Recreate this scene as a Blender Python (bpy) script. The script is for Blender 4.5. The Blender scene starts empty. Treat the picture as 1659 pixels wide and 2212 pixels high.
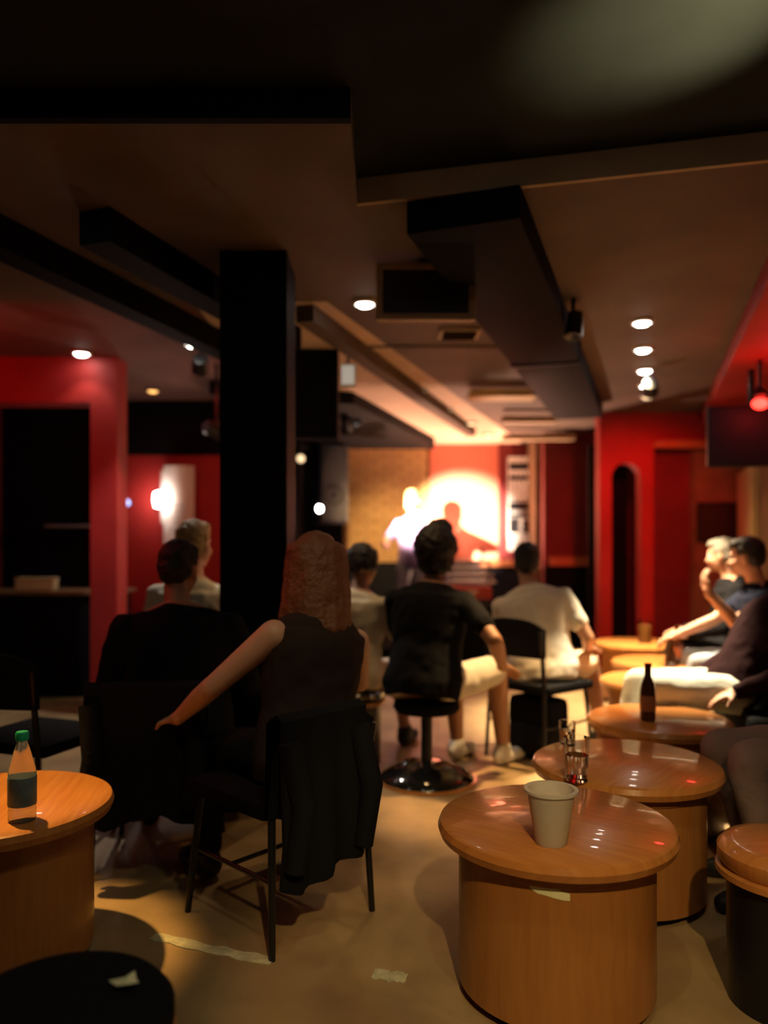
import bpy, bmesh, math, random
from mathutils import Vector, Matrix, noise
random.seed(7)
C = bpy.context.scene.collection
sc = bpy.context.scene
# ------------------------------------------------------------------ camera, world, exposure
FPX = 1650.0; CX = 829.5; HY = 1180.0; EYE = 1.15
cam = bpy.data.objects.new('camera', bpy.data.cameras.new('camera')); C.objects.link(cam)
cam.location = (0, 0, EYE); cam.rotation_euler = (math.pi/2, 0, 0)
cd = cam.data; cd.sensor_fit = 'VERTICAL'; cd.sensor_height = 24.0; cd.lens = FPX/2212*24.0
cd.shift_y = (HY-1106)/2212; cd.clip_start = 0.02
cd.dof.use_dof = True; cd.dof.focus_distance = 2.0
cd.dof.aperture_fstop = (cd.lens/1000)/0.024
sc.camera = cam
w = bpy.data.worlds.new('World'); sc.world = w; w.use_nodes = True
w.node_tree.nodes['Background'].inputs[0].default_value = (0.25, 0.3, 0.4, 1)
w.node_tree.nodes['Background'].inputs[1].default_value = 0.004
sc.view_settings.view_transform = 'Standard'; sc.view_settings.look = 'None'
sc.view_settings.gamma = 1.0; sc.view_settings.exposure = 0.0
sc.view_settings.use_curve_mapping = False

def P(px, py, d): return Vector(((px-CX)*d/FPX, d, EYE+(HY-py)*d/FPX))
CEIL = 2.43; HIGH = 2.52; SEAT = .40

# ------------------------------------------------------------------ materials
def mat(name, col, rough=.6, metal=0, spec=.5, coat=0, emit=None, es=0, trans=0, alpha=1, bump=0, bscale=40, var=0, vscale=6, ior=1.45, sheen=0):
    m = bpy.data.materials.new(name); m.use_nodes = True
    nt = m.node_tree; b = nt.nodes['Principled BSDF']
    b.inputs['Base Color'].default_value = (*col, 1)
    b.inputs['Roughness'].default_value = rough; b.inputs['Metallic'].default_value = metal
    b.inputs['Specular IOR Level'].default_value = spec; b.inputs['Coat Weight'].default_value = coat
    b.inputs['Transmission Weight'].default_value = trans; b.inputs['IOR'].default_value = ior
    b.inputs['Sheen Weight'].default_value = sheen
    if emit: b.inputs['Emission Color'].default_value = (*emit, 1); b.inputs['Emission Strength'].default_value = es
    tc = nt.nodes.new('ShaderNodeTexCoord')
    if var:
        n = nt.nodes.new('ShaderNodeTexNoise'); n.inputs['Scale'].default_value = vscale; n.inputs['Detail'].default_value = 6
        nt.links.new(tc.outputs['Object'], n.inputs['Vector'])
        r = nt.nodes.new('ShaderNodeValToRGB')
        r.color_ramp.elements[0].position = .3; r.color_ramp.elements[1].position = .7
        r.color_ramp.elements[0].color = (*[c*(1-var) for c in col], 1)
        r.color_ramp.elements[1].color = (*[min(1, c*(1+var)) for c in col], 1)
        nt.links.new(n.outputs['Fac'], r.inputs['Fac']); nt.links.new(r.outputs['Color'], b.inputs['Base Color'])
    if bump:
        n = nt.nodes.new('ShaderNodeTexNoise'); n.inputs['Scale'].default_value = bscale; n.inputs['Detail'].default_value = 4
        nt.links.new(tc.outputs['Object'], n.inputs['Vector'])
        bp = nt.nodes.new('ShaderNodeBump'); bp.inputs['Strength'].default_value = bump; bp.inputs['Distance'].default_value = .01
        nt.links.new(n.outputs['Fac'], bp.inputs['Height']); nt.links.new(bp.outputs['Normal'], b.inputs['Normal'])
    return m
def wood(name, a, b_, rough=.3, coat=.3, scale=(1, 14, 1)):
    m = mat(name, a, rough, coat=coat); nt = m.node_tree; b = nt.nodes['Principled BSDF']
    tc = nt.nodes.new('ShaderNodeTexCoord'); mp = nt.nodes.new('ShaderNodeMapping'); mp.inputs['Scale'].default_value = scale
    n = nt.nodes.new('ShaderNodeTexNoise'); n.inputs['Scale'].default_value = 5; n.inputs['Detail'].default_value = 8; n.inputs['Distortion'].default_value = .6
    r = nt.nodes.new('ShaderNodeValToRGB'); r.color_ramp.elements[0].position = .35; r.color_ramp.elements[1].position = .65
    r.color_ramp.elements[0].color = (*a, 1); r.color_ramp.elements[1].color = (*b_, 1)
    L = nt.links
    L.new(tc.outputs['Object'], mp.inputs['Vector']); L.new(mp.outputs[0], n.inputs['Vector'])
    L.new(n.outputs['Fac'], r.inputs['Fac']); L.new(r.outputs['Color'], b.inputs['Base Color'])
    return m
def brickmat(name, c1, c2, cm, sc_=(1, 1, 1), bw=.22, rh=.075):
    m = mat(name, c1, .85); nt = m.node_tree; b = nt.nodes['Principled BSDF']
    tc = nt.nodes.new('ShaderNodeTexCoord'); mp = nt.nodes.new('ShaderNodeMapping')
    mp.inputs['Rotation'].default_value = (math.pi/2, 0, 0)
    t = nt.nodes.new('ShaderNodeTexBrick'); t.inputs['Scale'].default_value = 1
    t.inputs['Color1'].default_value = (*c1, 1); t.inputs['Color2'].default_value = (*c2, 1); t.inputs['Mortar'].default_value = (*cm, 1)
    t.inputs['Brick Width'].default_value = bw; t.inputs['Row Height'].default_value = rh; t.inputs['Mortar Size'].default_value = .008
    bp = nt.nodes.new('ShaderNodeBump'); bp.inputs['Strength'].default_value = .7; bp.inputs['Distance'].default_value = .01; bp.invert = True
    L = nt.links
    L.new(tc.outputs['Object'], mp.inputs['Vector']); L.new(mp.outputs[0], t.inputs['Vector'])
    L.new(t.outputs['Color'], b.inputs['Base Color']); L.new(t.outputs['Fac'], bp.inputs['Height']); L.new(bp.outputs['Normal'], b.inputs['Normal'])
    return m
M = {}
M['floor'] = mat('floor_worn', (.34, .23, .115), .5, var=.35, vscale=3.0, bump=.15, bscale=30, spec=.4)
M['black_paint'] = mat('black_paint', (.006, .006, .008), .7, spec=.1, var=.2, vscale=4)
M['ceil_black'] = mat('ceiling_black', (.02, .024, .022), .75, spec=.15, var=.2, vscale=2)
M['ceil_tan'] = mat('ceiling_tan', (.68, .50, .36), .8, var=.12, vscale=2.5)
M['ceil_brown'] = mat('ceiling_brown', (.115, .082, .062), .75, var=.2, vscale=2)
M['ceil_redbrown'] = mat('ceiling_red_brown', (.15, .065, .05), .75, var=.2, vscale=2)
M['trim_tan'] = mat('trim_tan', (.45, .33, .2), .6, var=.1)
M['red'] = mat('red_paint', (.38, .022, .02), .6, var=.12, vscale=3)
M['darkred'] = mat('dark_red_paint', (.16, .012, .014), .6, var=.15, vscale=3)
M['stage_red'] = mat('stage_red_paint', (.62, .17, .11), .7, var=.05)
M['brick'] = brickmat('tan_brick', (.46, .27, .10), (.38, .21, .08), (.22, .13, .06))
M['wall_brown'] = mat('wall_brown', (.20, .12, .06), .7, var=.2)
M['yellow'] = mat('pale_yellow', (.65, .48, .22), .6, var=.08)
M['table'] = wood('table_wood', (.46, .17, .04), (.56, .23, .06), .28, .4)
M['drum'] = wood('drum_wood', (.38, .15, .04), (.44, .185, .05), .4, .2, (10, 10, 1))
M['orangewood'] = wood('rail_wood', (.45, .15, .06), (.55, .2, .08), .4, .2)
M['vinyl'] = mat('black_vinyl', (.012, .012, .012), .12, coat=.8, bump=.05, bscale=14)
M['metal_black'] = mat('black_metal', (.015, .015, .016), .35, metal=.3)
M['fabric_black'] = mat('black_fabric', (.006, .006, .007), .85, spec=.12, bump=.3, bscale=60)
M['plastic_black'] = mat('black_plastic', (.012, .012, .018), .45)
M['grille'] = mat('dark_grille', (.05, .05, .05), .7, bump=.5, bscale=250)
M['grey'] = mat('grey_paint', (.32, .34, .36), .6)
M['white'] = mat('white_paint', (.8, .8, .76), .6)
M['paper'] = mat('white_paper', (.75, .74, .72), .8, var=.06, vscale=9)
M['screen'] = mat('dark_screen', (.03, .018, .012), .25)
M['trim_white'] = mat('white_trim', (.7, .68, .62), .4)
M['chrome'] = mat('brushed_steel', (.5, .5, .5), .25, metal=1)
M['cup'] = mat('frosted_plastic', (.72, .68, .60), .35, trans=.35, ior=1.3)
M['glass'] = mat('clear_glass', (.95, .97, .96), .03, trans=1, ior=1.2)
M['water'] = mat('water', (.9, .95, .95), .02, trans=1, ior=1.33)
M['pet'] = mat('clear_plastic', (.8, .82, .8), .15, trans=.8, ior=1.2)
M['green_cap'] = mat('green_cap', (.02, .45, .22), .4)
M['bluelabel'] = mat('blue_green_label', (.10, .16, .19), .5, var=.35, vscale=30)
M['brownglass'] = mat('brown_glass', (.10, .035, .012), .08, coat=.5)
M['beer'] = mat('amber_drink', (.55, .28, .07), .15, trans=.5)
M['skin'] = mat('skin_light', (.62, .34, .22), .5, var=.05)
M['skin2'] = mat('skin_tan', (.40, .20, .11), .5, var=.05)
M['skin3'] = mat('skin_dark', (.22, .10, .055), .5, var=.05)
M['hair_dark'] = mat('hair_dark', (.014, .009, .007), .55, bump=.8, bscale=70)
M['hair_auburn'] = mat('hair_auburn', (.20, .075, .03), .55, bump=.8, bscale=60)
M['hair_blond'] = mat('hair_blond', (.42, .27, .11), .6, bump=.8, bscale=60)
M['hair_grey'] = mat('hair_grey', (.30, .29, .24), .6, bump=.8, bscale=60)
M['c_black'] = mat('cloth_black', (.008, .008, .010), .9, spec=.12, bump=.2, bscale=50)
M['c_navy'] = mat('cloth_navy', (.012, .016, .035), .9, spec=.12, bump=.2, bscale=50)
M['c_char'] = mat('cloth_charcoal', (.035, .022, .018), .9, spec=.12, bump=.2, bscale=50)
M['c_white'] = mat('cloth_white', (.70, .66, .56), .9, bump=.25, bscale=30)
M['c_cream'] = mat('cloth_cream', (.72, .65, .48), .9, bump=.25, bscale=30)
M['c_khaki'] = mat('cloth_khaki', (.62, .52, .38), .9, bump=.25, bscale=30)
M['c_jeans'] = mat('cloth_light_jeans', (.36, .43, .50), .9, bump=.25, bscale=60)
M['c_wjeans'] = mat('cloth_white_jeans', (.72, .74, .66), .9, bump=.25, bscale=60)
M['c_grey'] = mat('cloth_grey_jeans', (.16, .15, .17), .9, bump=.25, bscale=60)
M['c_plum'] = mat('cloth_plum', (.20, .13, .26), .9, bump=.2, bscale=50)
M['c_maroon'] = mat('cloth_maroon', (.028, .010, .012), .9, spec=.1, bump=.2, bscale=50)
M['c_mauve'] = mat('cloth_mauve', (.26, .17, .15), .9, bump=.2, bscale=50)
M['shoe_w'] = mat('shoe_white', (.7, .68, .62), .6)
M['shoe_b'] = mat('shoe_black', (.015, .014, .014), .5)
M['eye'] = mat('eye_white', (.75, .72, .68), .2)
M['iris'] = mat('iris_dark', (.02, .01, .008), .15)
M['lip'] = mat('lip', (.42, .13, .10), .45)
M['bulb_w'] = mat('bulb_white', (1, 1, 1), emit=(1, .93, .84), es=30)
M['bulb_o'] = mat('bulb_orange', (1, .6, .3), emit=(1, .5, .14), es=2.2)
M['bulb_d'] = mat('bulb_dim', (1, .8, .5), emit=(1, .72, .4), es=1.6)
M['bulb_r'] = mat('bulb_red', (1, .1, .1), emit=(1, .03, .02), es=7)
M['lens_glow'] = mat('lens_glow', (.6, .6, .5), emit=(1, .95, .8), es=.3)
M['bulb_b'] = mat('led_blue', (.4, .5, 1), emit=(.35, .45, 1), es=2)
M['redcase'] = mat('red_case', (.55, .05, .03), .4)
M['scrap'] = mat('paper_scrap', (.80, .80, .52), .9)
M['tape'] = mat('worn_tape', (.55, .52, .34), .8, var=.3, vscale=25)

# ------------------------------------------------------------------ mesh helpers
class MB:
    def __init__(s): s.b = bmesh.new()
    def box(s, c, size, rz=0, rx=0, bev=0):
        mt = Matrix.Translation(c) @ Matrix.Rotation(rz, 4, 'Z') @ Matrix.Rotation(rx, 4, 'X') @ Matrix.Diagonal((*size, 1))
        r = bmesh.ops.create_cube(s.b, size=1, matrix=mt)
        if bev:
            es = {e for v in r['verts'] for e in v.link_edges}
            bmesh.ops.bevel(s.b, geom=list(es), offset=bev, segments=2, affect='EDGES', profile=.6)
        return s
    def b2(s, x0, x1, y0, y1, z0, z1, bev=0):
        return s.box(((x0+x1)/2, (y0+y1)/2, (z0+z1)/2), (x1-x0, y1-y0, z1-z0), bev=bev)
    def lathe(s, prof, c=(0, 0, 0), seg=48, mtx=None):
        rings = []
        c = Vector(c)
        for r, z in prof:
            ring = []
            for i in range(seg):
                a = 2*math.pi*i/seg; v = Vector((r*math.cos(a), r*math.sin(a), z))
                v = (mtx @ v) if mtx else v
                ring.append(s.b.verts.new(v+c))
            rings.append(ring)
        for a, b in zip(rings, rings[1:]):
            for i in range(seg): s.b.faces.new((a[i], a[(i+1) % seg], b[(i+1) % seg], b[i]))
        if prof[0][0] > 1e-5: s.b.faces.new(rings[0][::-1])
        if prof[-1][0] > 1e-5: s.b.faces.new(rings[-1])
        return s
    def tube(s, pts, rad, seg=12, caps=True, flat=None):
        pts = [Vector(p) for p in pts]
        if not hasattr(rad, '__len__'): rad = [rad]*len(pts)
        d = (pts[-1]-pts[0]).normalized(); up = Vector((0, 0, 1)) if abs(d.z) < .9 else Vector((0, 1, 0))
        rings = []
        for k, (p, r) in enumerate(zip(pts, rad)):
            t = (pts[min(k+1, len(pts)-1)]-pts[max(k-1, 0)])
            t = t.normalized() if t.length > 1e-7 else d
            x = t.cross(up).normalized(); y = x.cross(t).normalized()
            rr = r if hasattr(r, '__len__') else (r, r)
            rings.append([s.b.verts.new(p+x*rr[0]*math.cos(2*math.pi*i/seg)+y*rr[1]*math.sin(2*math.pi*i/seg)) for i in range(seg)])
        for a, b in zip(rings, rings[1:]):
            for i in range(seg): s.b.faces.new((a[i], b[i], b[(i+1) % seg], a[(i+1) % seg]))
        if caps: s.b.faces.new(rings[0]); s.b.faces.new(rings[-1][::-1])
        return s
    def cap(s, p0, r0, p1, r1, seg=14):
        p0 = Vector(p0); p1 = Vector(p1); d = (p1-p0); L = d.length
        if L < 1e-6: return s.ell(p0, (r0, r0, r0))
        d /= L; pts = []; rs = []
        for k in range(0, 5):
            a = math.pi/2*(k/4); pts.append(p0-d*r0*math.cos(a)); rs.append(max(r0*math.sin(a), .0006))
        for k in range(0, 5):
            a = math.pi/2*(k/4); pts.append(p1+d*r1*math.sin(a)); rs.append(max(r1*math.cos(a), .0006))
        up = Vector((0, 0, 1)) if abs(d.z) < .9 else Vector((0, 1, 0))
        x = d.cross(up).normalized(); y = x.cross(d).normalized(); rings = []
        for p, r in zip(pts, rs):
            rings.append([s.b.verts.new(p+x*r*math.cos(2*math.pi*i/seg)+y*r*math.sin(2*math.pi*i/seg)) for i in range(seg)])
        for a, b in zip(rings, rings[1:]):
            for i in range(seg): s.b.faces.new((a[i], b[i], b[(i+1) % seg], a[(i+1) % seg]))
        s.b.faces.new(rings[0]); s.b.faces.new(rings[-1][::-1]); return s
    def ell(s, c, r, rot=None):
        mt = Matrix.Translation(c) @ (rot.to_4x4() if rot else Matrix.Identity(4)) @ Matrix.Diagonal((*r, 1))
        bmesh.ops.create_uvsphere(s.b, u_segments=20, v_segments=14, radius=1, matrix=mt); return s
    def prism(s, poly, z0, z1):
        lo = [s.b.verts.new((x, y, z0)) for x, y in poly]; hi = [s.b.verts.new((x, y, z1)) for x, y in poly]
        s.b.faces.new(lo[::-1]); s.b.faces.new(hi); n = len(poly)
        for i in range(n): s.b.faces.new((lo[i], lo[(i+1) % n], hi[(i+1) % n], hi[i]))
        return s
    def loft(s, rings):
        """rings: (centre, x axis vector, y axis vector)"""
        R = []
        for c, x, y in rings: R.append([s.b.verts.new(c+x*math.cos(2*math.pi*i/24)+y*math.sin(2*math.pi*i/24)) for i in range(24)])
        for a, b in zip(R, R[1:]):
            for i in range(24): s.b.faces.new((a[i], a[(i+1) % 24], b[(i+1) % 24], b[i]))
        s.b.faces.new(R[0][::-1]); s.b.faces.new(R[-1]); return s
    def build(s, name, m, parent=None, smooth=True, remesh=0, sm=2, nz=0, nsc=8):
        bmesh.ops.recalc_face_normals(s.b, faces=s.b.faces)
        me = bpy.data.meshes.new(name); s.b.to_mesh(me); s.b.free()
        o = bpy.data.objects.new(name, me); C.objects.link(o)
        if remesh:
            md = o.modifiers.new('r', 'REMESH'); md.mode = 'VOXEL'; md.voxel_size = remesh
            if sm: ms = o.modifiers.new('s', 'SMOOTH'); ms.iterations = sm; ms.factor = .5
            dg = bpy.context.evaluated_depsgraph_get(); me2 = bpy.data.meshes.new_from_object(o.evaluated_get(dg))
            o.modifiers.clear(); o.data = me2; bpy.data.meshes.remove(me); me = me2; me.name = name
            if nz:
                me.calc_loop_triangles()
                ns = [v.normal.copy() for v in me.vertices]
                for v, nn in zip(me.vertices, ns):
                    v.co += nn*nz*(noise.noise(v.co*nsc)+.5*noise.noise(v.co*nsc*2.3))
        me.materials.append(m)
        if smooth:
            me.shade_smooth()
            if not remesh: me.set_sharp_from_angle(angle=math.radians(40))
        if parent: o.parent = parent
        return o
def tag(o, label, cat, group=None):
    o['label'] = label; o['category'] = cat
    if group: o['group'] = group
    return o
def thing(name, label, cat, loc=(0, 0, 0), rz=0, group=None):
    o = bpy.data.objects.new(name, None); C.objects.link(o); o.location = loc; o.rotation_euler = (0, 0, rz)
    o.empty_display_size = .1
    return tag(o, label, cat, group)
def struct(o): o['kind'] = 'structure'; return o
def lamp(kind, name, loc, energy, col, parent=None, size=.03, spot=90, blend=.6, target=None):
    l = bpy.data.lights.new(name, kind); l.energy = energy; l.color = col
    if kind == 'SPOT': l.spot_size = math.radians(spot); l.spot_blend = blend
    l.shadow_soft_size = size
    o = bpy.data.objects.new(name, l); C.objects.link(o); o.location = loc
    if parent: o.parent = parent
    if target is not None:
        base = parent.matrix_basis.translation if parent else Vector()
        o.rotation_euler = (Vector(target)-(Vector(loc)+base)).to_track_quat('-Z', 'Y').to_euler()
    return o
def tree_copy(o, parent=None):
    c = o.copy(); C.objects.link(c); c.parent = parent
    for ch in list(o.children): tree_copy(ch, c)
    return c

# ------------------------------------------------------------------ setting
def RW(y): return 2.28+(y-3.98)*.341          # the slanting right-hand wall
struct(MB().b2(-3.6, 4.2, -1.6, 10, -.1, 0).build('floor', M['floor'], smooth=False))
# ceilings: high dark ceiling near the camera, lower one beyond the step
struct(MB().prism([(-3.6, -1.6), (4.2, -1.6), (4.2, 1.85), (-.1, 2.87), (-.1, 2.31), (-3.6, 2.31)], HIGH, HIGH+.1).build('ceiling_near', M['ceil_black'], smooth=False))
struct(MB().prism([(-3.6, 2.31), (-.1, 2.31), (-.1, 2.87), (4.2, 1.85), (4.2, 10), (1.9, 10), (-.3, 4.0), (-3.6, 4.0)], CEIL, HIGH+.1).build('ceiling_right', M['ceil_brown'], smooth=False))
struct(MB().prism([(-3.6, 4.0), (-1.0, 4.0), (-1.0, 10), (-3.6, 10)], CEIL, HIGH+.1).build('ceiling_left', M['ceil_redbrown'], smooth=False))
struct(MB().prism([(-1.0, 4.0), (-.3, 4.0), (1.9, 10), (-1.0, 10)], CEIL, HIGH+.1).build('ceiling_stage', M['ceil_tan'], smooth=False))
# tan fascia on the step between the two ceilings
def strip(p, q, th, z0, z1, m, name):
    p = Vector(p); q = Vector(q); d = q-p; a = math.atan2(d.y, d.x)
    return MB().box((*((p+q)/2), (z0+z1)/2), (d.length, th, z1-z0), rz=a).build(name, m, smooth=False)
struct(strip((-.1, 2.855), (4.1, 1.86), .02, CEIL-.005, HIGH, M['trim_tan'], 'trim_1'))
struct(MB().b2(-3.45, -.1, 2.28, 2.31, CEIL-.002, HIGH).build('trim_16', M['black_paint'], smooth=False))
struct(MB().b2(-.78, -.30, 4.95, 5.1, 1.85, CEIL).build('trim_17', M['black_paint'], smooth=False))
struct(MB().prism([(-.5, 9.6), (.58, 9.6), (.58, 9.75), (-.5, 9.75)], .95, CEIL).build('wall_back_brick', M['brick'], smooth=False))
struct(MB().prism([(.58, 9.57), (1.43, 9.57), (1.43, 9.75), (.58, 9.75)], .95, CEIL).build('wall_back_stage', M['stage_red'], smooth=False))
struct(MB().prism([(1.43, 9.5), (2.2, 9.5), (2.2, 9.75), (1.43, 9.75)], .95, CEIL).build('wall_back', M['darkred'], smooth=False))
struct(MB().b2(-.5, 2.2, 9.56, 9.75, 0, .95).build('trim_2', M['black_paint'], smooth=False))
struct(MB().b2(1.2, 2.2, 9.47, 9.56, .90, .98).build('trim_3', M['orangewood'], smooth=False))
struct(MB().b2(-3.6, -.5, 9.3, 9.75, 0, CEIL).build('wall_back_left', M['black_paint'], smooth=False))
struct(MB().prism([(RW(-1.6), -1.6), (RW(-1.6)+.15, -1.6), (RW(10)+.15, 10), (RW(10), 10)], 0, HIGH).build('wall_right', M['wall_brown'], smooth=False))
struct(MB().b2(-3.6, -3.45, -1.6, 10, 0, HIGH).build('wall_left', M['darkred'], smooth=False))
struct(MB().b2(-3.6, 4.2, -1.75, -1.6, 0, HIGH).build('wall_front', M['wall_brown'], smooth=False))
# brown pilaster and dark red recess between stage and red archway
struct(MB().b2(1.78, 1.95, 9.0, 9.5, 0, CEIL).build('wall_back_pilaster', M['wall_brown'], smooth=False))
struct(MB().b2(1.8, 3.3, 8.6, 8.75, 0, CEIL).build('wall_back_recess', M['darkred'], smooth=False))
struct(MB().b2(1.80, 2.5, 8.56, 8.6, 0, .93).build('trim_4', M['black_paint'], smooth=False))
struct(MB().b2(1.86, 2.3, 8.50, 8.6, .93, 1.03).build('trim_5', M['orangewood'], smooth=False))
# red archway wall (opening cut as real hole)
def arch_wall():
    b = bmesh.new(); y0, y1 = 7.3, 7.45; x0, x1 = 2.06, 2.58; ox0, ox1 = 2.178, 2.455; zt = 1.95
    r = (ox1-ox0)/2; cx = (ox0+ox1)/2; zs = zt-r; n = 16
    arc = [(cx-r*math.cos(math.pi*i/n), zs+r*math.sin(math.pi*i/n)) for i in range(n+1)]
    outer = [(x0+(x1-x0)*i/n, CEIL) for i in range(n+1)]
    def col(y): return ([b.verts.new((x, y, z)) for x, z in arc], [b.verts.new((x, y, z)) for x, z in outer],
                        [b.verts.new(p) for p in ((x0, y, 0), (ox0, y, 0), (ox1, y, 0), (x1, y, 0), (x0, y, zs), (x1, y, zs))])
    F = col(y0); B = col(y1)
    for (A, O, K), fl in ((F, 0), (B, 1)):
        fs = [(A[i], A[i+1], O[i+1], O[i]) for i in range(n)]
        fs += [(K[0], K[1], A[0], K[4]), (K[4], A[0], O[0]), (K[2], K[3], K[5], A[n]), (A[n], K[5], O[n])]
        for f in fs: b.faces.new(f if not fl else f[::-1])
    fa = [F[2][1]]+F[0]+[F[2][2]]; ba = [B[2][1]]+B[0]+[B[2][2]]
    for i in range(len(fa)-1): b.faces.new((fa[i], fa[i+1], ba[i+1], ba[i]))
    fo = [F[2][0], F[2][4]]+F[1]+[F[2][5], F[2][3]]; bo = [B[2][0], B[2][4]]+B[1]+[B[2][5], B[2][3]]
    for i in range(len(fo)-1): b.faces.new((fo[i], bo[i], bo[i+1], fo[i+1]))
    mb = MB(); mb.b.free(); mb.b = b
    return mb.build('wall_right_arch', M['red'], smooth=False)
struct(arch_wall())
struct(MB().b2(2.12, 2.52, 7.9, 7.95, 0, 2.2).build('wall_right_niche', M['black_paint'], smooth=False))
struct(MB().b2(2.58, 2.98, 7.45, 7.55, 0, 2.1).build('door_1', M['darkred'], smooth=False))
struct(MB().b2(2.98, 3.42, 7.32, 7.55, 0, 2.1).build('wall_right_panel', M['wall_brown'], smooth=False))
struct(MB().prism([(2.58, 7.3), (3.42, 7.3), (3.42, 7.55), (2.58, 7.55)], 2.1, CEIL).build('wall_right_lintel', M['red'], smooth=False))
struct(MB().b2(2.58, 3.12, 7.2, 7.3, 2.08, 2.15).build('trim_6', M['orangewood'], smooth=False))
# left-hand red partition with a wide dark opening
lp = MB(); lp.b2(-1.98, -1.80, 5.15, 5.35, 0, CEIL); lp.b2(-3.45, -1.98, 5.15, 5.35, 2.12, CEIL)
struct(lp.build('wall_left_partition', M['red'], smooth=False))
struct(MB().b2(-3.45, -1.8, 6.9, 7.0, 0, CEIL).build('wall_left_room', M['black_paint'], smooth=False))
struct(MB().b2(-2.3, -1.35, 6.72, 6.9, .55, 1.95).build('wall_left_alcove', M['red'], smooth=False))
struct(MB().b2(-2.3, -1.35, 6.70, 6.9, 1.95, CEIL).build('wall_left_alcove_top', M['black_paint'], smooth=False))
struct(MB().b2(-2.4, -1.35, 6.6, 6.9, 0, .55).build('wall_left_alcove_base', M['black_paint'], smooth=False))
# square black pillar
struct(MB().b2(-.71, -.42, 3.3, 3.62, 0, CEIL).build('trim_pillar', M['black_paint'], smooth=False))
# black wall behind the pillar, left of the stage
struct(MB().b2(-1.35, -.98, 7.1, 9.3, 0, CEIL).build('wall_left_stage', M['black_paint'], smooth=False))
# low black soffit over the left, edge running to the stage
struct(MB().prism([(-1.35, 5.9), (-.25, 6.35), (.6, 9.0), (.6, 9.3), (-1.35, 9.3)], 2.33, CEIL).build('ceiling_soffit', M['black_paint'], smooth=False))
# ceiling beams
struct(strip((-.42, 4.05), (.95, 8.3), .10, 2.34, CEIL, M['ceil_brown'], 'trim_7'))
struct(strip((-1.1, 2.9), (-.55, 4.5), .14, 2.30, CEIL, M['black_paint'], 'trim_8'))
struct(strip((-1.55, 2.9), (-.9, 4.9), .12, 2.30, CEIL, M['black_paint'], 'trim_9'))
struct(strip((-.3, 4.88), (1.0, 4.88), .02, CEIL-.012, CEIL, M['ceil_brown'], 'trim_10'))
struct(MB().b2(.68, 1.2, 6.0, 6.22, 2.33, 2.39).build('trim_11', M['yellow'], smooth=False))
struct(MB().b2(1.12, 1.62, 7.2, 7.3, 2.32, 2.38).build('trim_12', M['trim_tan'], smooth=False))
struct(MB().b2(1.3, 2.08, 8.3, 8.4, 2.31, 2.37).build('trim_13', M['trim_tan'], smooth=False))
# stage
struct(MB().b2(-.45, 1.8, 7.7, 9.5, 0, .12).build('floor_stage', M['black_paint'], smooth=False))

# duct and hanging monitor
d = thing('air_duct', 'long black boxed duct running under the ceiling towards the stage', 'duct', (1.0, 4.6, 2.3))
pa = Vector((.28, 2.75)); pb = Vector((1.76, 6.9)); dd = pb-pa; ang = math.atan2(dd.y, dd.x)
MB().box((1.02-1.0, 4.825-4.6, .062), (dd.length, .42, .122), rz=ang, bev=.01).build('duct_box', M['black_paint'], d)
for t in (.5,):
    q = pa.lerp(pb, t); MB().box((q.x-1.0, q.y-4.6, .055), (.03, .44, .13), rz=ang).build('flange', M['metal_black'], d)
mo = thing('ceiling_monitor', 'brown framed dark monitor hung from the ceiling beside the black duct', 'monitor', (.185, 3.4, 2.15))
fr = MB(); W_, H_ = .22, .255
fr.b2(-W_, W_, -.03, 0, 0, .03, .004); fr.b2(-W_, W_, -.03, 0, H_-.03, H_, .004); fr.b2(-W_, -W_+.03, -.03, 0, .03, H_-.03, .004); fr.b2(W_-.03, W_, -.03, 0, .03, H_-.03, .004)
fr.build('frame', M['trim_tan'], mo)
MB().b2(-W_+.03, W_-.03, -.018, .0, .03, H_-.03).build('screen', M['screen'], mo)
MB().b2(-W_+.01, W_-.01, 0, .07, .01, H_-.01, .01).build('housing', M['wall_brown'], mo)
MB().b2(-.03, .03, .02, .06, H_-.01, CEIL-2.15).build('mounting_bracket', M['metal_black'], mo)
v = thing('ceiling_vent', 'small dark square vent in the tan ceiling before the stage', 'vent', (.45, 4.58, CEIL-.015))
MB().b2(-.12, .12, -.1, .1, 0, .015, .003).build('frame', M['trim_tan'], v)
for i in range(6): MB().box((0, -.075+i*.03, -.004), (.2, .02, .012), rx=.4).build('slat', M['screen'], v)

# ------------------------------------------------------------------ lamps
def downlight(px, py, label, kind='w', e=0, col=(1, .8, .55), z=CEIL, spot=100, name='downlight', group='round lamps set in the ceiling', r=.045, aim=None, size=.03):
    dd = FPX*(z-EYE)/(HY-py); x = (px-CX)*dd/FPX
    return downlight_at(x, dd, z, label, kind, e, col, spot, name, group, r, aim, size)
def downlight_at(x, y, z, label, kind='w', e=0, col=(1, .8, .55), spot=100, name='downlight', group='round lamps set in the ceiling', r=.045, aim=None, size=.03):
    t = thing(name, label, 'ceiling lamp', (x, y, z), 0, group)
    MB().lathe([(r+.018, 0), (r+.02, -.006), (r+.006, -.018), (r, -.014), (r, 0)]).build('trim_ring', M['trim_white'] if kind == 'w' else M['metal_black'], t)
    MB().lathe([(0.0, 0), (r*.8, 0), (r*.95, -.012), (r*.7, -.026), (0.0, -.034)]).build('bulb', M['bulb_'+kind], t)
    if e: lamp('SPOT', 'light', (0, 0, -.05), e, col, t, size, spot, .5, aim if aim else (x, y, 0))
    return t
WARM = (1, .62, .28)
downlight(1387, 693, 'nearest of the bright lamps in the row above the right hand tables', e=800, col=(1, .8, .5), spot=36, aim=(1.4, 3.85, .45))
downlight(1389, 752, 'second bright lamp from the camera in the row above the right hand tables', e=1100, col=(1, .76, .46), spot=60)
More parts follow.
